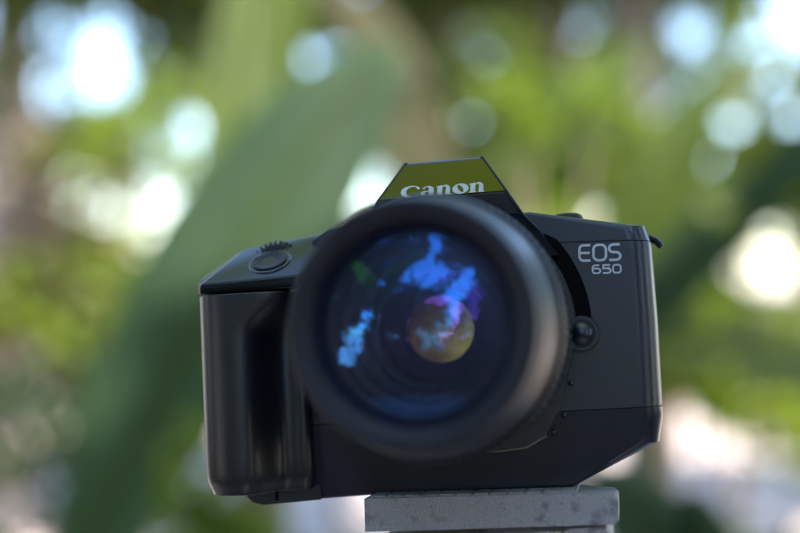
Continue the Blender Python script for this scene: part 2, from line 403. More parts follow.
def glyph_n():
    P = [[(0.06, 0), (0.38, 0), (0.38, 1.0), (0.06, 0.92)], [(-0.02, 0.80), (0.07, 0.86), (0.07, 0.95), (-0.02, 0.90)], [(-0.03, 0), (0.06, 0), (0.06, 0.08), (-0.03, 0.08)], [(0.38, 0), (0.46, 0), (0.46, 0.08), (0.38, 0.08)]]
    P += strip(ell(0.60, 0.62, 0.29, 0.40, 150, 0, 10), ell(0.50, 0.62, 0.12, 0.24, 150, 0, 10))
    P += [[(0.585, 0), (0.89, 0), (0.89, 0.63), (0.615, 0.63)], [(0.89, 0), (0.97, 0), (0.97, 0.08), (0.89, 0.08)]]
    return P
def glyph_o():
    return strip(ell(0.52, 0.5, 0.52, 0.53, 0, 360, 32), ell(0.52, 0.5, 0.15, 0.40, 0, 360, 32, 24))
def glyph_a():
    P = [[(0.52, 0), (0.84, 0), (0.84, 0.66), (0.52, 0.66)], [(0.84, 0), (0.95, 0.02), (0.95, 0.1), (0.84, 0.12)]]
    P += strip(ell(0.46, 0.66, 0.38, 0.37, 0, 165, 12), ell(0.38, 0.66, 0.15, 0.27, 0, 165, 12))
    P += strip(ell(0.32, 0.26, 0.34, 0.29, 20, 340, 20), ell(0.40, 0.27, 0.14, 0.19, 20, 340, 20))
    return P
def glyph_C():
    P = strip(ell(0.66, 0.56, 0.68, 0.62, 62, 318, 28), ell(0.78, 0.56, 0.44, 0.50, 66, 318, 28))
    P += [[(0.98, 1.12), (1.10, 1.04), (1.26, 0.86), (1.12, 0.72), (1.02, 0.86), (0.94, 1.02)]]
    return P
def word(glyphs, sc, x0, u0):
    out = []; x = x0
    for g, adv in glyphs:
        for pg in g: out.append([(x + px * sc[0], u0 + py * sc[1]) for px, py in pg])
        x += adv * sc[0]
    return out
W5 = word([(glyph_C(), 1.30), (glyph_a(), 1.02), (glyph_n(), 1.04), (glyph_o(), 1.10), (glyph_n(), 1.0)], (5.0, 4.2), -13.3, 0.62)
pieces_to_mesh('lettering', W5, lambda x, u, h: plate_pt(x, u, 0.35 + h), M['print'], plate, -0.05, 0.06)

# model name on the front panel, drawn as monoline strokes
def stroke(pts, w):
    out = []
    n = len(pts); L_, R_ = [], []
    for i in range(n):
        p = Vector(pts[i]); d = Vector((0, 0))
        if i > 0: d1 = (p - Vector(pts[i - 1])).normalized()
        if i < n - 1: d2 = (Vector(pts[i + 1]) - p).normalized()
        if i == 0: d1 = d2
        if i == n - 1: d2 = d1
        nn = (Vector((-d1.y, d1.x)) + Vector((-d2.y, d2.x))).normalized()
        k = w / 2 / max(0.5, nn.dot(Vector((-d1.y, d1.x))))
        L_.append(tuple(p + nn * k)); R_.append(tuple(p - nn * k))
    return strip(L_, R_)
def rr(x0, y0, x1, y1, r, n=5):   # rounded rectangle path, starts mid-right, goes counter-clockwise
    o_ = [(x1, (y0 + y1) / 2)]
    for cx, cy, a in ((x1 - r, y1 - r, 0), (x0 + r, y1 - r, 90), (x0 + r, y0 + r, 180), (x1 - r, y0 + r, 270)):
        o_ += [(cx + r * math.cos(R(a + 90 * i / n)), cy + r * math.sin(R(a + 90 * i / n))) for i in range(n + 1)]
    return o_ + [(x1, (y0 + y1) / 2)]
def arc(cx, cy, r, a0, a1, n=5): return [(cx + r * math.cos(R(a0 + (a1 - a0) * i / n)), cy + r * math.sin(R(a0 + (a1 - a0) * i / n))) for i in range(n + 1)]
def g_E(w, h, s): r = h * 0.26; return stroke([(w, h)] + arc(r, h - r, r, 90, 180) + arc(r, r, r, 180, 270) + [(w, 0)], s) + stroke([(s * 0.4, h * 0.5), (w * 0.94, h * 0.5)], s)
def g_O(w, h, s): return stroke(rr(0, 0, w, h, h * 0.30), s)
def g_S(w, h, s):
    r = h * 0.25
    return stroke([(w * 0.96, h)] + arc(r, h - r, r, 90, 270) + arc(w - r, r, r, 90, -90) + [(0.0, 0)], s)
def g_5(w, h, s):
    r = h * 0.28
    return stroke([(w * 0.95, h), (0.08 * w, h), (0.05 * w, h * 0.58), (w - r, h * 0.58)] + arc(w - r, h * 0.29, h * 0.29, 90, -90) + [(0, 0)], s)
def g_6(w, h, s):
    r = h * 0.29
    return stroke([(w * 0.9, h)] + arc(r * 1.2, h - r * 1.2, r * 1.2, 90, 180) + arc(r, r, r, 180, 270) + arc(w - r, r, r, -90, 90) + [(s * 0.4, h * 0.58)], s)
def put(g, x, z): return [[(x + a_, z + b_) for a_, b_ in pg] for pg in g]
TL = R(-2.2)
def panel_pt(x, z, h):
    dx, dz = x - 48, z - 20
    return Vector((48 + dx * math.cos(TL) - dz * math.sin(TL), -h, 20 + dx * math.sin(TL) + dz * math.cos(TL)))
polys = put(g_E(3.4, 4.9, 0.80), 42.0, 19.8) + put(g_O(3.9, 4.9, 0.80), 46.4, 19.8) + put(g_S(3.5, 4.9, 0.80), 51.3, 19.8)
pieces_to_mesh('series_lettering', polys, panel_pt, M['print'], front_panel, -0.02, 0.06)
polys = put(g_6(2.4, 2.5, 0.55), 46.0, 15.7) + put(g_5(2.4, 2.5, 0.55), 49.2, 15.7) + put(g_O(2.4, 2.5, 0.55), 52.4, 15.7)
pieces_to_mesh('number_lettering', polys, panel_pt, M['print'], front_panel, -0.02, 0.06)

# -- mount shroud, black crescent strip for the groove's shade and release button
def circ(r, a0, a1, n, cx=0, cz=0): return [(cx + r * math.cos(R(a0 + (a1 - a0) * i / n)), cz + r * math.sin(R(a0 + (a1 - a0) * i / n))) for i in range(n + 1)]
bm = bmesh.new()
shr = circ(39.4, -22, 46, 24) + [(24, 32), (0, 33), (-24, 32)] + circ(39.4, 134, 202, 24) + [(-35, -24), (-28.5, -34.5), (-18, -38.4), (14, -38.4), (22, -37.6), (28.5, -34.2), (33.5, -26)]
prism(bm, shr, -5.2, 1); bev(bm, 0.7, 3, 30); shroud = finish('mount_shroud', bm, M['shell'], camr)
bm = bmesh.new()
o_ = circ(44.6, 38, -1, 20) ; i_ = circ(39.7, -1, 36, 20)
prism(bm, o_ + i_ + [(31.2, 29.6)], -0.55, 1); bev(bm, 0.2, 1, 40); finish('mount_groove_shade', bm, M['recess_shade'], camr)  # raised strip whose black stands in for a recess in shade
bm = bmesh.new(); lathe(bm, [(0.05, -4.6), (5.4, -4.6), (5.6, -4.3), (5.6, 0.5)], 40, (41.3, -3.2)); finish('button_housing', bm, M['shell'], camr)
bm = bmesh.new(); lathe(bm, [(0.05, -7.3), (1.4, -7.2), (2.6, -6.7), (3.4, -5.9), (3.7, -5.2), (3.7, -4.2), (4.3, -4.9), (4.6, -4.9), (4.7, -4.4)], 40, (41.3, -3.2)); finish('lens_release_button', bm, M['shell'], camr)
bm = bmesh.new(); prism(bm, [(14, -39.1), (22.3, -38.2), (28.9, -34.7), (28.5, -34.3), (22.1, -37.7), (14, -38.6), (-6, -38.6), (-6, -39.1)], -5.3, -1); finish('shroud_trim', bm, M['dull'], shroud)
for x, z in ((36.9, -18.6), (34.3, -28.6), (30.6, -33.9)):
    bm = bmesh.new(); lathe(bm, [(0.02, -1.6), (0.7, -1.5), (0.95, -1.2), (1.0, -0.8), (1.0, 1)], 20, (x, z)); finish('mount_peg', bm, M['shell'], shroud)

# -- shoulder knob and strap lugs
bm = bmesh.new(); loft(bm, [[(38.3 + r * math.cos(a), 13 + r * math.sin(a), z) for a in [2 * math.pi * i / 32 for i in range(32)]] for r, z in ((5.4, 32.5), (5.4, 35.0), (4.9, 36.2), (3.6, 36.9), (0.05, 37.0))], cap=False); finish('mode_knob', bm, M['matte'], top_cover)
def tube(bm, pts, r, seg=10, flat=1.0):
    n = len(pts); rings = []
    for i in range(n):
        p = Vector(pts[i]); d = (Vector(pts[min(n - 1, i + 1)]) - Vector(pts[max(0, i - 1)])).normalized()
        up = Vector((0, 1, 0)) if abs(d.y) < 0.9 else Vector((1, 0, 0))
        s_ = d.cross(up).normalized(); u_ = s_.cross(d)
        rad = r[i] if isinstance(r, (list, tuple)) else r
        rings.append([p + s_ * (rad * math.cos(2 * math.pi * k / seg)) + u_ * (rad * flat * math.sin(2 * math.pi * k / seg)) for k in range(seg)])
    loft(bm, rings)
for bm, pts_ in EDGE_TRIMS: tube(bm, pts_, 0.6, 10); finish('edge_trim', bm, M['matte'], hump)
bm = bmesh.new(); tube(bm, [(61.5, 15, 27.4), (64.8, 15, 27.2), (66.6, 15, 26.3), (68.0, 15, 24.6), (68.4, 15, 24.0)], [1.3, 1.3, 1.25, 1.2, 0.8], 10, 3.0); finish('strap_lug', bm, M['matte'], camr)
bm = bmesh.new(); tube(bm, [(-75, 24, 24), (-77.5, 24, 28.5), (-77.0, 24, 30.6), (-75.0, 24, 30.8)], [1.0, 1.0, 1.0, 0.7], 10, 1.6); finish('strap_lug', bm, M['deck'], camr)
for k in range(5):      # small ribs of the rear door catch on the right flank
    bm = bmesh.new(); prism(bm, [(63.8, -2 - k * 2.0), (65.3, -2.3 - k * 2.0), (65.3, -3.0 - k * 2.0), (63.8, -3.3 - k * 2.0)], 16, 24); finish('door_catch_rib', bm, M['shell'], camr)

# -- lens
bm = bmesh.new()
lathe(bm, [(32.5, -4.0), (34.0, -5.0), (34.6, -9.5), (36.2, -11.0), (38.2, -15), (38.6, -17.5), (38.6, -18.2), (37.6, -18.5), (37.6, -20.2)])
barrel = finish('lens_barrel', bm, M['barrel'], camr, smooth=35)
bm = bmesh.new()     # ribbed focus ring
N = 90; prof = []
seg = N * 4
def ribr(i): return 39.2 if i % 4 in (1, 2) else 38.5
ringsY = [(-20.4, -0.9), (-21.0, 0), (-41.0, 0), (-41.8, -0.8)]
rings = []
for y, dr in ringsY: rings.append([((ribr(i) + dr) * math.cos(2 * math.pi * i / seg), y, (ribr(i) + dr) * math.sin(2 * math.pi * i / seg)) for i in range(seg)])
loft(bm, rings, cap=False); finish('focus_ring', bm, M['barrel'], barrel, smooth=30)
bm = bmesh.new()
lathe(bm, [(37.6, -41.4), (38.4, -42.2), (38.4, -45.5), (37.9, -46.3), (37.0, -46.6), (36.8, -48.5), (36.6, -52), (35.0, -57), (33.6, -63.2), (33.0, -63.6), (33.0, -64.4), (33.4, -64.8)])
finish('front_barrel', bm, M['barrel'], barrel, smooth=35)
bm = bmesh.new()
lathe(bm, [(33.4, -64.8), (33.3, -71.5), (33.1, -73.6), (32.6, -74.8), (31.8, -75.2), (30.4, -75.0), (29.2, -74.4), (28.4, -74.0), (28.0, -73.6), (28.0, -73.1), (27.6, -72.8), (28.0, -72.5), (27.6, -72.2), (28.0, -71.9), (27.6, -71.6), (27.6, -70.6), (27.2, -70.2), (27.0, -69.0), (25.7, -65.0)])
finish('front_ring', bm, M['rim'], barrel, smooth=35)
bm = bmesh.new()
lathe(bm, [(25.7, -65.0), (25.6, -60), (24.0, -59.6), (23.6, -54), (21.5, -53.6), (21.0, -47), (18.6, -46.6), (18.0, -40.5), (16.2, -40), (15.6, -33), (12.6, -32.6), (12.2, -27), (10.4, -26.6), (10.2, -20), (0.05, -18)])
finish('inner_baffle', bm, M['inner'], barrel, smooth=25)
def element(name, r, y_edge, sag, mat, seg=96):
    bm = bmesh.new(); Rc = (r * r + sag * sag) / (2 * abs(sag)); s = 1 if sag > 0 else -1
    prof = []
    for i in range(25):
        q = max(0.02, r * (1 - i / 24)); prof.append((q, y_edge - s * (math.sqrt(Rc * Rc - q * q) - (Rc - abs(sag)))))
    lathe(bm, prof, seg); return finish(name, bm, mat, barrel, smooth=60, wn=False)
element('front_glass', 27.0, -68.6, 5.6, M['coat_blue'])
element('middle_glass', 20.9, -49.0, 2.6, M['coat_violet'])
element('inner_glass', 15.6, -37.0, 3.0, M['coat_magenta'])
element('rear_glass', 10.2, -25.0, 0.35, M['coat_amber'])

# ------------------------------------------------------------------ tripod under the camera
tri = empty('tripod', (0, 0, H), ROT)
tag(tri, 'scuffed grey cast metal tripod head with a wide platform under the camera', 'tripod')
def box(bm, x0, x1, y0, y1, z0, z1): prism(bm, [(x0, z0), (x1, z0), (x1, z1), (x0, z1)], y0, y1)
bm = bmesh.new(); prism(bm, [(-30.4, -62.6), (47.6, -61.8), (49.2, -60.6), (49.4, -54.6), (48.0, -53.3), (40.5, -52.7), (38.2, -52.2), (-30.2, -52.2)], -8, 16); bev(bm, 1.3, 4, 30); finish('platform', bm, M['cast'], tri)
bm = bmesh.new(); box(bm, -29.0, 37.0, -6.4, 15, -53.0, -51.8); bev(bm, 0.2, 2); pad = finish('friction_pad', bm, M['cast'], tri)
for k in range(12):
    bm = bmesh.new(); x = -28.2 + k * 5.5; box(bm, x, x + 4.6, -6.9, 15, -52.3, -51.45); bev(bm, 0.25, 2); finish('pad_rib', bm, M['cast'], pad)
bm = bmesh.new(); prism(bm, [(30.5, -86), (46.4, -86), (46.6, -66), (45.0, -63.6), (40, -62.9), (34.0, -63.2), (31.2, -64.6), (30.4, -67)], -6, 40); bev(bm, 1.6, 4, 30); finish('clamp_jaw', bm, M['cast'], tri)
bm = bmesh.new(); prism(bm, [(-28, -90), (6, -90), (6, -67), (3, -64.6), (-26, -65.0), (-28, -67)], -5, 38); bev(bm, 1.6, 4, 30); finish('head_block', bm, M['cast'], tri)
bm = bmesh.new(); tube(bm, [(-4, 12, -67.4), (31, 12, -66.6)], 3.2, 24); finish('clamp_screw', bm, M['steel'], tri)
bm = bmesh.new(); prism(bm, [(-22, -104), (44, -104), (46, -85.6), (-24, -85.6)], -4, 42); bev(bm, 2.5, 4, 30); finish('head_base', bm, M['cast'], tri)
inv = ROT.to_matrix().inverted()
def up_local(v): return inv @ Vector(v)
bm = bmesh.new(); c0 = Vector((10, 19, -103)); dn = up_local((0, 0, -1)); tube(bm, [c0 + dn * -4, c0 + dn * 60, c0 + dn * 520], [19, 15, 14], 32); finish('centre_column', bm, M['cast'], tri)
hub = c0 + dn * 140
bm = bmesh.new(); tube(bm, [hub - dn * 25, hub + dn * 35], 34, 32); finish('leg_hub', bm, M['matte'], tri)
for k in range(3):
    a = R(90 + 120 * k + 30); dv = up_local((math.cos(a), math.sin(a), 0))
    hgt = H * 1000 + (ROT.to_matrix() @ hub).z
    s0 = hub + dv * 30; s1 = hub + dv * 470 + dn * (hgt + 20)
    bm = bmesh.new(); tube(bm, [s0, s0.lerp(s1, 0.5), s1], [13, 12, 9], 20); finish('leg', bm, M['matte'], tri)

# ------------------------------------------------------------------ plants
FPX = 50 / 36 * 800
def px(u, v, d):      # a point seen at pixel (u, v) of the 800 x 533 photograph, d metres in front of the lens
    return Vector((CAM.x + (u - 400) / FPX * d, CAM.y + d, CAM.z + (266.5 - v) / FPX * d))
def blade_mesh(base, ctrl, tip, width, up, nx=10, ny=30, fold=0.25, wave=0.02, tears=0, seed=0, shape=0.7):
    r_ = random.Random(seed)
    V = []; F = []; UV = []
    P = [base, ctrl, tip]
    def bez(t_): return P[0] * (1 - t_) ** 2 + P[1] * 2 * t_ * (1 - t_) + P[2] * t_ * t_
    mid = []
    for j in range(ny + 1):
        t_ = j / ny; p = bez(t_); d = (bez(min(1, t_ + 0.01)) - bez(max(0, t_ - 0.01))).normalized()
        s_ = d.cross(up).normalized(); n_ = s_.cross(d).normalized()
        w = width / 2 * (math.sin(math.pi * min(1, (t_ * 0.93 + 0.05)) ** shape)) ** 0.65
        if j == ny: w = 0.004
        ph = r_.uniform(-1, 1)
        mid.append(p)
        for i in range(nx + 1):
            q = i / nx * 2 - 1
            z = abs(q) * w * fold + wave * width * math.sin(t_ * 19 + q * 2.2 + seed) * abs(q) - 0.10 * width * q * q
            V.append(p + s_ * (q * w) + n_ * z); UV.append((i / nx, t_ * 3))
    torn = set()
    for k in range(tears):
        j = r_.randint(int(ny * 0.15), int(ny * 0.9)); side = r_.choice((0, 1)); depth = r_.randint(1, nx // 2 - 1)
        for i in range(depth): torn.add((j, i if side == 0 else nx - 1 - i))
    for j in range(ny):
        for i in range(nx):
            if (j, i) in torn: continue
            a = j * (nx + 1) + i; F.append((a, a + 1, a + nx + 2, a + nx + 1))
    return V, F, UV, mid
def banana_plant(name, foot, height, leaves, label, group='banana plants in the garden', stem_r=0.07):
    root = empty(name, foot); tag(root, label, 'plant', group)
    f = Vector(foot); inv_ = lambda v: Vector(v) - f
    bm = bmesh.new(); n = 10
    tube(bm, [Vector((0.02 * math.sin(i), 0.02 * math.cos(i * 1.3), height * i / n - 0.05)) for i in range(n + 1)], [stem_r * (1.25 - 0.6 * i / n) for i in range(n + 1)], 14)
    finish('pseudostem', bm, M['stem'], root, wn=False, scale=1)
    top = f + Vector((0, 0, height * 0.93))
    for k, L in enumerate(leaves):
        base, ctrl, tip, width, mat = L[:5]; tears = L[5] if len(L) > 5 else 4; up = L[6] if len(L) > 6 else Vector((0, 0, 1))
        fold = L[7] if len(L) > 7 else 0.25; shp = L[8] if len(L) > 8 else 0.7
        sd_ = abs(hash((round(base.x, 3), round(tip.z, 3), k))) % 1000
        V, F, UV, mid = blade_mesh(inv_(base), inv_(ctrl), inv_(tip), width, up, tears=tears, seed=sd_, fold=fold, shape=shp)
        me = bpy.data.meshes.new('leaf'); me.from_pydata(V, [], F); uvl = me.uv_layers.new(name='leaf_uv')
        li = np.empty(len(me.loops), dtype=np.int32); me.loops.foreach_get('vertex_index', li)
        uvl.data.foreach_set('uv', np.array(UV, dtype=np.float32)[li].ravel()); me.shade_smooth()
        lo = link('leaf', me, M[mat], root)
        bm = bmesh.new(); n = len(mid); stalk = [inv_(top)] if (base - top).length > 0.05 else []
        if stalk: stalk = [stalk[0], (stalk[0] + inv_(base)) / 2 + Vector((0, 0, 0.05))]
        tube(bm, stalk + mid[::2], [0.016] * len(stalk) + [0.012 * (1 - 0.8 * i / n) + 0.001 for i in range(0, n, 2)], 8)
        finish('midrib', bm, M['leaf_mid' if mat != 'leaf_dry' else 'leaf_dry'], lo, wn=False, scale=1)
    return root

# pixel windows (u, v, ru, rv) where the photograph looks through the foliage to sky or bright ground
GAPS = [(106, 66, 15, 26), (24, 92, 13, 14), (62, 24, 7, 7), (193, 122, 7, 7), (345, 48, 4, 4), (290, 64, 5, 5), (411, 118, 18, 24), (352, 178, 20, 30), (790, 22, 28, 34), (758, 60, 18, 24), (735, 88, 10, 12),
        (708, 150, 6, 6), (784, 176, 10, 10), (565, 22, 14, 30),
        (715, 472, 34, 30), (770, 500, 30, 30), (690, 500, 24, 24), (690, 420, 16, 20), (18, 500, 12, 14), (62, 480, 10, 10), (240, 488, 16, 14), (305, 516, 18, 10), (60, 390, 9, 9), (640, 465, 20, 16), (165, 214, 12, 12), (770, 265, 24, 18)]
_r = random.Random(5)
GAPS += [(_r.uniform(-20, 820), _r.uniform(0, 245), _q, _q) for _q in [_r.uniform(2.5, 5.5) for _ in range(42)]]
GAPS += [(_r.uniform(-20, 820), _r.uniform(330, 540), _q, _q) for _q in [_r.uniform(3, 7) for _ in range(34)]]
def in_gap(u, v, m=0):
    return any(((u - a) / (ru + m)) ** 2 + ((v - b) / (rv + m)) ** 2 < 1 for a, b, ru, rv in GAPS)
WINDOWS = [(18, 4, 7, 4), (17, 31, 17, 9), (15, 44, 5, 8), (50, 46, 6, 4), (60, -10, 13, 6), (0, 75, 400, 24)]     # openings shaped in the unseen canopy for skylight and reflections: azimuth, elevation, radii (degrees)
def in_window(p):
    x, y, z = p[0], p[1] + 0.07, p[2] - H
    if y > -0.2 or math.hypot(x, y) > 5.5: return False
    az = math.degrees(math.atan2(-x, -y)); el = math.degrees(math.atan2(z, math.hypot(x, y)))
    return any(((az - a) / ra) ** 2 + ((el - e) / re_) ** 2 < 1 + 0.35 * math.sin(az * 0.9 + el * 0.7) for a, e, ra, re_ in WINDOWS)
def leaf_cloud(centres, n, size, gap_margin=0.0, skip_gaps=True, asp=0.38):
    # n folded leaves spread through ellipsoids (centre, radii)
    V = np.zeros((n * 4, 3)); k = 0
    tot = sum(c[1][0] * c[1][1] * c[1][2] for c in centres)
    for c, rad in centres:
        m_ = int(round(n * rad[0] * rad[1] * rad[2] / tot))
        for _ in range(m_):
            if k >= n: break
            d = rng.normal(size=3); d /= np.linalg.norm(d); q = rng.uniform(0.25, 1) ** 0.45
            p = np.array(c) + d * q * np.array(rad)
            if p[2] < 0.02 or in_window(p): continue
            if skip_gaps:
                dist = p[1] - CAM.y
                if dist < 0.5: dist = 1e9
                u = 400 + (p[0] - CAM.x) / dist * FPX; v = 266.5 - (p[2] - CAM.z) / dist * FPX
                if in_gap(u, v, gap_margin + 0.35 * size / dist * FPX): continue
            ax = rng.normal(size=3) + d * 0.6 + np.array([0, 0, -0.35]); ax /= np.linalg.norm(ax)
            b = np.cross(ax, rng.normal(size=3)); b /= np.linalg.norm(b)
            nn = np.cross(ax, b); s = size * rng.uniform(0.6, 1.3)
            V[k * 4:k * 4 + 4] = [p, p + ax * s * 0.5 + b * s * asp * 0.5 + nn * s * 0.08, p + ax * s, p + ax * s * 0.5 - b * s * asp * 0.5 + nn * s * 0.08]
            k += 1
    V = V[:k * 4]; i = np.arange(k)[:, None] * 4
    Fc = np.concatenate([i + np.array([0, 1, 2]), i + np.array([0, 2, 3])], axis=0)
    return V, Fc
def cloud_object(name, V, Fc, mat, parent=None, origin=(0, 0, 0)):
    me = bpy.data.meshes.new(name); me.from_pydata((V - np.array(origin)).tolist(), [], Fc.tolist())
    return link(name, me, mat, parent)
def tree(name, foot, trunk_h, r0, blobs, n, size, mat, label, cat='tree', group=None, bark_m='bark', gm=0.0):
    root = empty(name, foot); tag(root, label, cat, group)
    bm = bmesh.new(); k = 8
    tube(bm, [Vector((0.06 * math.sin(i * 0.9 + foot[0]), 0.05 * math.cos(i * 1.1), -0.08 + trunk_h * i / k)) for i in range(k + 1)], [r0 * (1.15 - 0.5 * i / k) for i in range(k + 1)], 14)
    for j, (c, rad) in enumerate(blobs):
        c_ = Vector(c) - Vector(foot); s_ = Vector((0, 0, trunk_h * 0.8))
        tube(bm, [s_, s_.lerp(c_, 0.5) + Vector((0, 0, 0.08)), c_], [r0 * 0.45, r0 * 0.3, r0 * 0.12], 8)
    finish('trunk', bm, M[bark_m], root, wn=False, scale=1)
    V, Fc = leaf_cloud(blobs, n, size, gm); cloud_object('crown', V, Fc, M[mat], root, foot)
    return root
def blob(u, v, d, ru, rv, rd): return (tuple(px(u, v, d)), (ru / FPX * d, rd, rv / FPX * d))
UPF = Vector((0.25, -1, 0.25))     # blade faces the viewer

# 1. big deep green leaf slanting behind the camera, its plant standing low on the left
foot = px(40, 267, 2.05); foot.z = -0.03
banana_plant('banana_plant', foot, 0.75, [
    (px(40, 680, 2.0), px(172, 290, 2.0), px(396, 42, 2.0), 0.30, 'leaf_deep', 0, Vector((0.1, -1, 0.1)), 0.06, 1.35),
    (px(40, 640, 1.75), px(-90, 500, 1.8), px(-220, 490, 1.8), 0.16, 'leaf_deep', 2, Vector((0, -0.6, 1))),
    (px(120, 600, 1.8), px(330, 560, 1.9), px(460, 640, 1.9), 0.20, 'leaf_mid', 2, Vector((0, -0.5, 1))),
], 'low banana plant with one broad deep green leaf slanting up behind the camera')
# 2. yellow-green upright leaf
foot = px(255, 267, 2.2); foot.z = -0.03
banana_plant('banana_plant', foot, 1.1, [
    (px(215, 330, 2.2), px(228, 120, 2.2), px(262, -120, 2.15), 0.15, 'leaf_mid', 0, Vector((0.8, -1, 0.1)), 0.3),
    (px(270, 330, 2.3), px(284, -40, 2.3), px(300, -300, 2.3), 0.10, 'leaf_mid', 2, Vector((0.2, -1, 0.5))),
], 'banana plant with a narrow upright leaf next to the slanting deep green leaf')

def foot_at(u, d, z=-0.03):
    p = px(u, 267, d); p.z = z; return p
VF = lambda x=0.1, z=0.3: Vector((x, -1, z))
# 3. right-hand plants
banana_plant('banana_plant', foot_at(640, 2.7), 1.0, [
    (px(620, 340, 2.7), px(700, 245, 2.6), px(880, 80, 2.5), 0.15, 'leaf_deep', 3, VF(0.3, 0.5)),
    (px(610, 330, 2.75), px(640, 130, 2.75), px(790, 40, 2.7), 0.20, 'leaf_mid', 2, VF(-0.4, 0.3)),
    (px(640, 340, 2.7), px(760, 330, 2.6), px(900, 420, 2.5), 0.24, 'leaf_mid', 3, VF(0.1, 1.0)),
    (px(600, 340, 2.8), px(560, 240, 2.9), px(500, 215, 3.0), 0.20, 'leaf_mid', 3, VF(0.5, 0.8)),
], 'tall banana plant with torn mid green leaves and one dark arching leaf')
banana_plant('banana_plant', foot_at(480, 3.4), 1.2, [
    (px(500, 300, 3.4), px(520, 150, 3.3), px(640, 40, 3.2), 0.34, 'leaf_mid', 4, VF(0.2, 0.6)),
    (px(490, 300, 3.4), px(470, 130, 3.3), px(610, 110, 3.3), 0.20, 'leaf_lime', 3, VF(-0.4, 0.5)),
    (px(460, 310, 3.4), px(400, 0, 3.5), px(300, -30, 3.5), 0.20, 'leaf_dry', 3, VF(-0.2, 0.6)),
], 'banana plant with a hanging dry tan leaf among green ones')
banana_plant('banana_plant', foot_at(680, 1.25), 0.55, [
    (px(690, 640, 1.25), px(650, 500, 1.2), px(590, 474, 1.2), 0.13, 'leaf_deep', 0, VF(0.1, 0.9)),
    (px(700, 640, 1.25), px(690, 530, 1.25), px(700, 492, 1.25), 0.11, 'leaf_deep', 0, VF(0.2, 0.5)),
    (px(700, 650, 1.25), px(790, 560, 1.25), px(880, 600, 1.2), 0.14, 'leaf_deep', 1, VF(0.2, 0.9)),
], 'small deep green banana shoot below the right side of the camera')
# 4. trees with bare trunks further back
tree('garden_tree', foot_at(-70, 4.6), 4.2, 0.16, [blob(30, -120, 4.6, 300, 120, 0.9), blob(160, -60, 5.2, 120, 80, 0.7), blob(-60, 30, 4.8, 70, 120, 0.6)], 2600, 0.20, 'leaf_small', 'slim tree with tan bark and a loose crown', group='slim garden trees', bark_m='bark_pale', gm=4)
tree('garden_tree', foot_at(2, 5.6), 4.4, 0.15, [blob(-20, -150, 5.6, 200, 100, 0.8)], 900, 0.20, 'leaf_small', 'slim pale tree next to the tan tree with the loose crown', group='slim garden trees', bark_m='bark_pale', gm=4)
tree('garden_tree', foot_at(442, 5.2), 4.6, 0.13, [blob(420, -110, 5.2, 200, 110, 0.9), blob(520, -60, 5.6, 120, 60, 0.6)], 2200, 0.20, 'leaf_small', 'slim tree with olive brown bark behind the dry leaf', group='slim garden trees', bark_m='stem', gm=4)
tree('pale_tree', foot_at(566, 6.0), 5.0, 0.14, [blob(600, -160, 6.0, 220, 120, 1.0), blob(650, 15, 6.4, 150, 50, 0.6), blob(500, 10, 6.4, 60, 50, 0.5)], 3000, 0.20, 'leaf_small', 'slim tree with pale pinkish bark in the sun', group='slim garden trees', bark_m='bark_pale')
tree('garden_tree', foot_at(645, 5.0), 4.6, 0.11, [blob(690, -110, 5.0, 130, 90, 0.8), blob(830, 150, 5.2, 70, 90, 0.6)], 2000, 0.20, 'leaf_small', 'slim tree with sandy bark beside the dark arching leaf', group='slim garden trees', gm=4)
# 5. leafy shrubs
SH = 'leafy shrubs in the garden'
def shrub(u, d, blobs, n, size, mat, label): return tree('leafy_shrub', foot_at(u, d), 0.6, 0.03, blobs, n, size, mat, label, 'shrub', SH, gm=2)
shrub(120, 4.2, [blob(140, 170, 4.2, 80, 120, 0.4), blob(90, 330, 4.2, 110, 80, 0.4)], 700, 0.14, 'leaf_bright', 'loose green shrub in front of the tan trunk')
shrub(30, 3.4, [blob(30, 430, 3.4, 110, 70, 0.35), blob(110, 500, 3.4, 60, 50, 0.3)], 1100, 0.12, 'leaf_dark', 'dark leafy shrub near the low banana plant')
shrub(215, 1.75, [blob(192, 480, 1.75, 22, 44, 0.06), blob(225, 520, 1.75, 44, 24, 0.08)], 520, 0.055, 'leaf_bright', 'bright lime shrub low behind the grip')
shrub(520, 4.6, [blob(520, 130, 4.6, 110, 90, 0.5), blob(600, 230, 4.6, 130, 110, 0.5), blob(480, 300, 4.8, 140, 100, 0.5)], 2600, 0.15, 'leaf_small', 'wide green shrub behind the banana plants')
shrub(700, 4.4, [blob(690, 345, 4.4, 60, 60, 0.4), blob(770, 370, 4.4, 70, 60, 0.4)], 1000, 0.14, 'leaf_bright', 'yellow green shrub beside the sunny soil')
shrub(800, 5.0, [blob(790, 230, 5.0, 80, 90, 0.5), blob(740, 200, 5.2, 90, 70, 0.5)], 1300, 0.15, 'leaf_small', 'green shrub beside the dark arching leaf')
shrub(340, 5.0, [blob(340, 120, 5.0, 90, 130, 0.6), blob(250, 60, 5.2, 80, 100, 0.5)], 1500, 0.16, 'leaf_small', 'tall green shrub behind the slanting leaf')
shrub(75, 4.6, [blob(72, 215, 4.6, 55, 95, 0.35), blob(45, 300, 4.6, 50, 60, 0.35)], 700, 0.20, 'leaf_straw', 'dried straw coloured shrub behind the low banana plant')
shrub(540, 3.0, [blob(508, 92, 3.0, 18, 12, 0.05), blob(530, 124, 3.0, 16, 12, 0.05), blob(596, 96, 3.0, 16, 12, 0.05), blob(664, 130, 3.0, 22, 26, 0.05), blob(560, 215, 3.0, 14, 10, 0.05)], 420, 0.07, 'leaf_bright', 'young shrub with a few clumps of lime leaves')
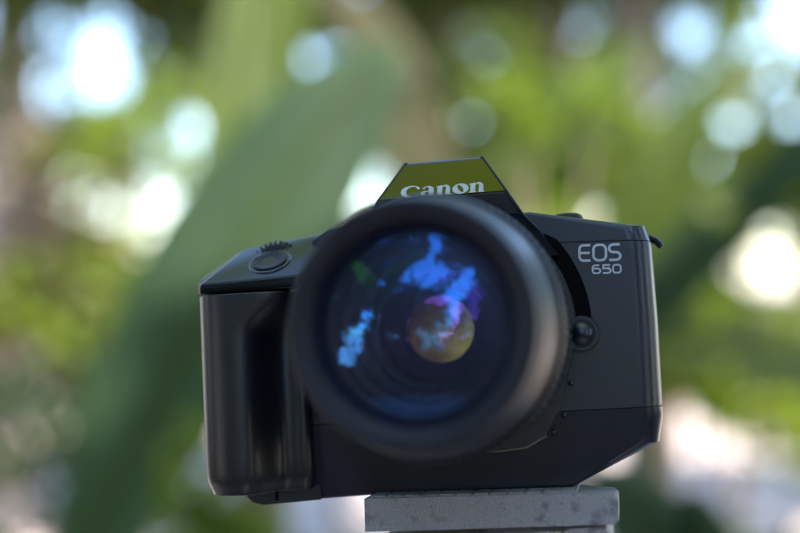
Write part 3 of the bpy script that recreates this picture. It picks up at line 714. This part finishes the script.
shrub(1000, 4.2, [blob(960, 330, 4.2, 110, 90, 0.5), blob(1060, 220, 4.4, 120, 120, 0.6), blob(930, 200, 5.0, 80, 110, 0.5)], 2600, 0.16, 'leaf_bright', 'yellow green shrub past the sunny soil and the dark arching leaf')
shrub(1300, 3.6, [blob(1250, 300, 3.6, 160, 130, 0.6), blob(1350, 150, 3.6, 160, 130, 0.6)], 2600, 0.16, 'leaf_small', 'dense green shrub behind the tall overarching banana plant')
tree('garden_tree', foot_at(1150, 5.5), 4.0, 0.13, [blob(1100, 20, 5.5, 200, 130, 0.9), blob(1280, 0, 5.5, 160, 150, 0.9)], 3000, 0.22, 'leaf_small', 'leafy tree among the shrubs past the sunny soil', group='slim garden trees')
shrub(-200, 4.0, [blob(-170, 320, 4.0, 130, 110, 0.5), blob(-320, 230, 4.0, 140, 150, 0.6)], 2400, 0.16, 'leaf_small', 'dense green shrub past the slim pale tree')
tree('garden_tree', foot_at(-380, 5.5), 4.0, 0.13, [blob(-300, 20, 5.5, 180, 130, 0.9), blob(-480, 40, 5.5, 160, 170, 0.9)], 2600, 0.22, 'leaf_small', 'leafy tree past the dense shrub and the slim pale tree', group='slim garden trees')
shrub(735, 4.0, [blob(745, 395, 4.0, 50, 30, 0.3), blob(690, 440, 4.0, 18, 40, 0.2), blob(790, 450, 4.0, 24, 40, 0.2), blob(740, 525, 4.0, 60, 14, 0.2)], 700, 0.11, 'leaf_bright', 'low lime shrub standing on the sunny soil')
# 6. far wood closing the garden
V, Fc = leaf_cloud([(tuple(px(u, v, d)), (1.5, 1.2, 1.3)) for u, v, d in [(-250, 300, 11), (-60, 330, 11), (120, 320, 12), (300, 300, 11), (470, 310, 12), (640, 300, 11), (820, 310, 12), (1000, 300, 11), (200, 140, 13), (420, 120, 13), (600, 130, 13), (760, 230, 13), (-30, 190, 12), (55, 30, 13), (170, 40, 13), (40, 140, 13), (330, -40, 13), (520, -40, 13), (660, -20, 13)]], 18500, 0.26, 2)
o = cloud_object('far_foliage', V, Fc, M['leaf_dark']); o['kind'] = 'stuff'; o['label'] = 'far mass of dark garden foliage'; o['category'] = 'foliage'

# 7. plants outside the frame: overhead leaves that shade the camera and surroundings that the lens mirrors
def wp(x, y, z): return Vector((x, y, z))
Z1 = Vector((0, 0, 1))
banana_plant('banana_plant', wp(1.25, 0.1, -0.03), 1.9, [
    (wp(1.1, 0.0, 1.95), wp(0.6, -0.15, 2.6), wp(-0.75, -0.22, 2.2), 0.60, 'leaf_lime', 1, Z1),
    (wp(1.15, 0.2, 1.95), wp(0.7, 0.2, 2.5), wp(-0.3, 0.35, 2.3), 0.50, 'leaf_mid', 3, Z1),
    (wp(1.15, 0.3, 1.95), wp(0.7, 0.8, 2.7), wp(-0.8, 0.85, 2.35), 0.60, 'leaf_mid', 3, Z1),
    (wp(1.3, -0.1, 1.95), wp(1.4, -0.8, 2.7), wp(1.1, -1.5, 2.3), 0.45, 'leaf_mid', 4, Z1),
    (wp(1.4, 0.1, 1.95), wp(2.0, 0.0, 2.6), wp(2.4, 0.0, 2.0), 0.45, 'leaf_mid', 4, Z1),
], 'tall banana plant whose broad leaves arch over the camera')
banana_plant('banana_plant', wp(-1.5, -1.9, -0.03), 1.6, [
    (wp(-1.5, -1.9, 1.6), wp(-1.2, -1.7, 2.6), wp(-0.5, -1.5, 2.7), 0.42, 'leaf_mid', 5, Z1),
    (wp(-1.5, -1.9, 1.6), wp(-1.6, -1.5, 2.5), wp(-1.5, -0.7, 2.3), 0.42, 'leaf_mid', 5, Z1),
    (wp(-1.5, -1.9, 1.6), wp(-1.9, -2.2, 2.6), wp(-2.6, -2.2, 2.2), 0.42, 'leaf_mid', 5, Z1),
], 'banana plant standing to the left in front of the camera')
def pol(az, r, el):
    a = R(az); return (-math.sin(a) * r, -0.07 - math.cos(a) * r, H + math.tan(R(el)) * r)
NAMES = {-100: 'unseen leafy tree added to block light beside the tall banana plant', -60: 'leafy tree facing the lens from the right', -20: 'leafy tree facing the name plate', 22: 'leafy tree facing the lens', 62: 'leafy tree facing the hand grip', 102: 'leafy tree level with the hand grip side'}  # the tree by the tall banana plant is added to dim the right side
for az in NAMES:
    f = pol(az, 3.4, 0); f = (f[0], f[1], -0.03)
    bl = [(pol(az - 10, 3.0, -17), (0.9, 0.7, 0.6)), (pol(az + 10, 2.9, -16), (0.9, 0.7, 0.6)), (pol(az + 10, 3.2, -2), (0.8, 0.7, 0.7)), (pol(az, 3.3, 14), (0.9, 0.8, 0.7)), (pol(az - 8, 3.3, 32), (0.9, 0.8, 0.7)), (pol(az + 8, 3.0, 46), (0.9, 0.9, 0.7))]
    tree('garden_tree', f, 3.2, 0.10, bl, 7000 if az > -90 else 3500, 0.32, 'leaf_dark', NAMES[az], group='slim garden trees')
V, Fc = leaf_cloud([(pol(18, 7.5, 3), (1.5, 0.8, 1.1)), (pol(10, 7.8, 8), (1.2, 0.8, 0.9))], 2200, 0.22)  # unseen shrub added so the rear glass mirrors yellow green
sh = empty('leafy_shrub', (pol(18, 7.5, 0)[0], pol(18, 7.5, 0)[1], -0.03)); tag(sh, 'unseen lime shrub added far off for the lens to mirror', 'shrub', SH)
cloud_object('crown', V, Fc, M['leaf_bright'], sh, sh.location)
bm = bmesh.new(); tube(bm, [Vector((0, 0, -0.05)), Vector((0.04, 0, 0.5)), Vector((0, 0.05, 1.1))], [0.05, 0.04, 0.02], 10); finish('stem', bm, M['bark'], sh, wn=False, scale=1)
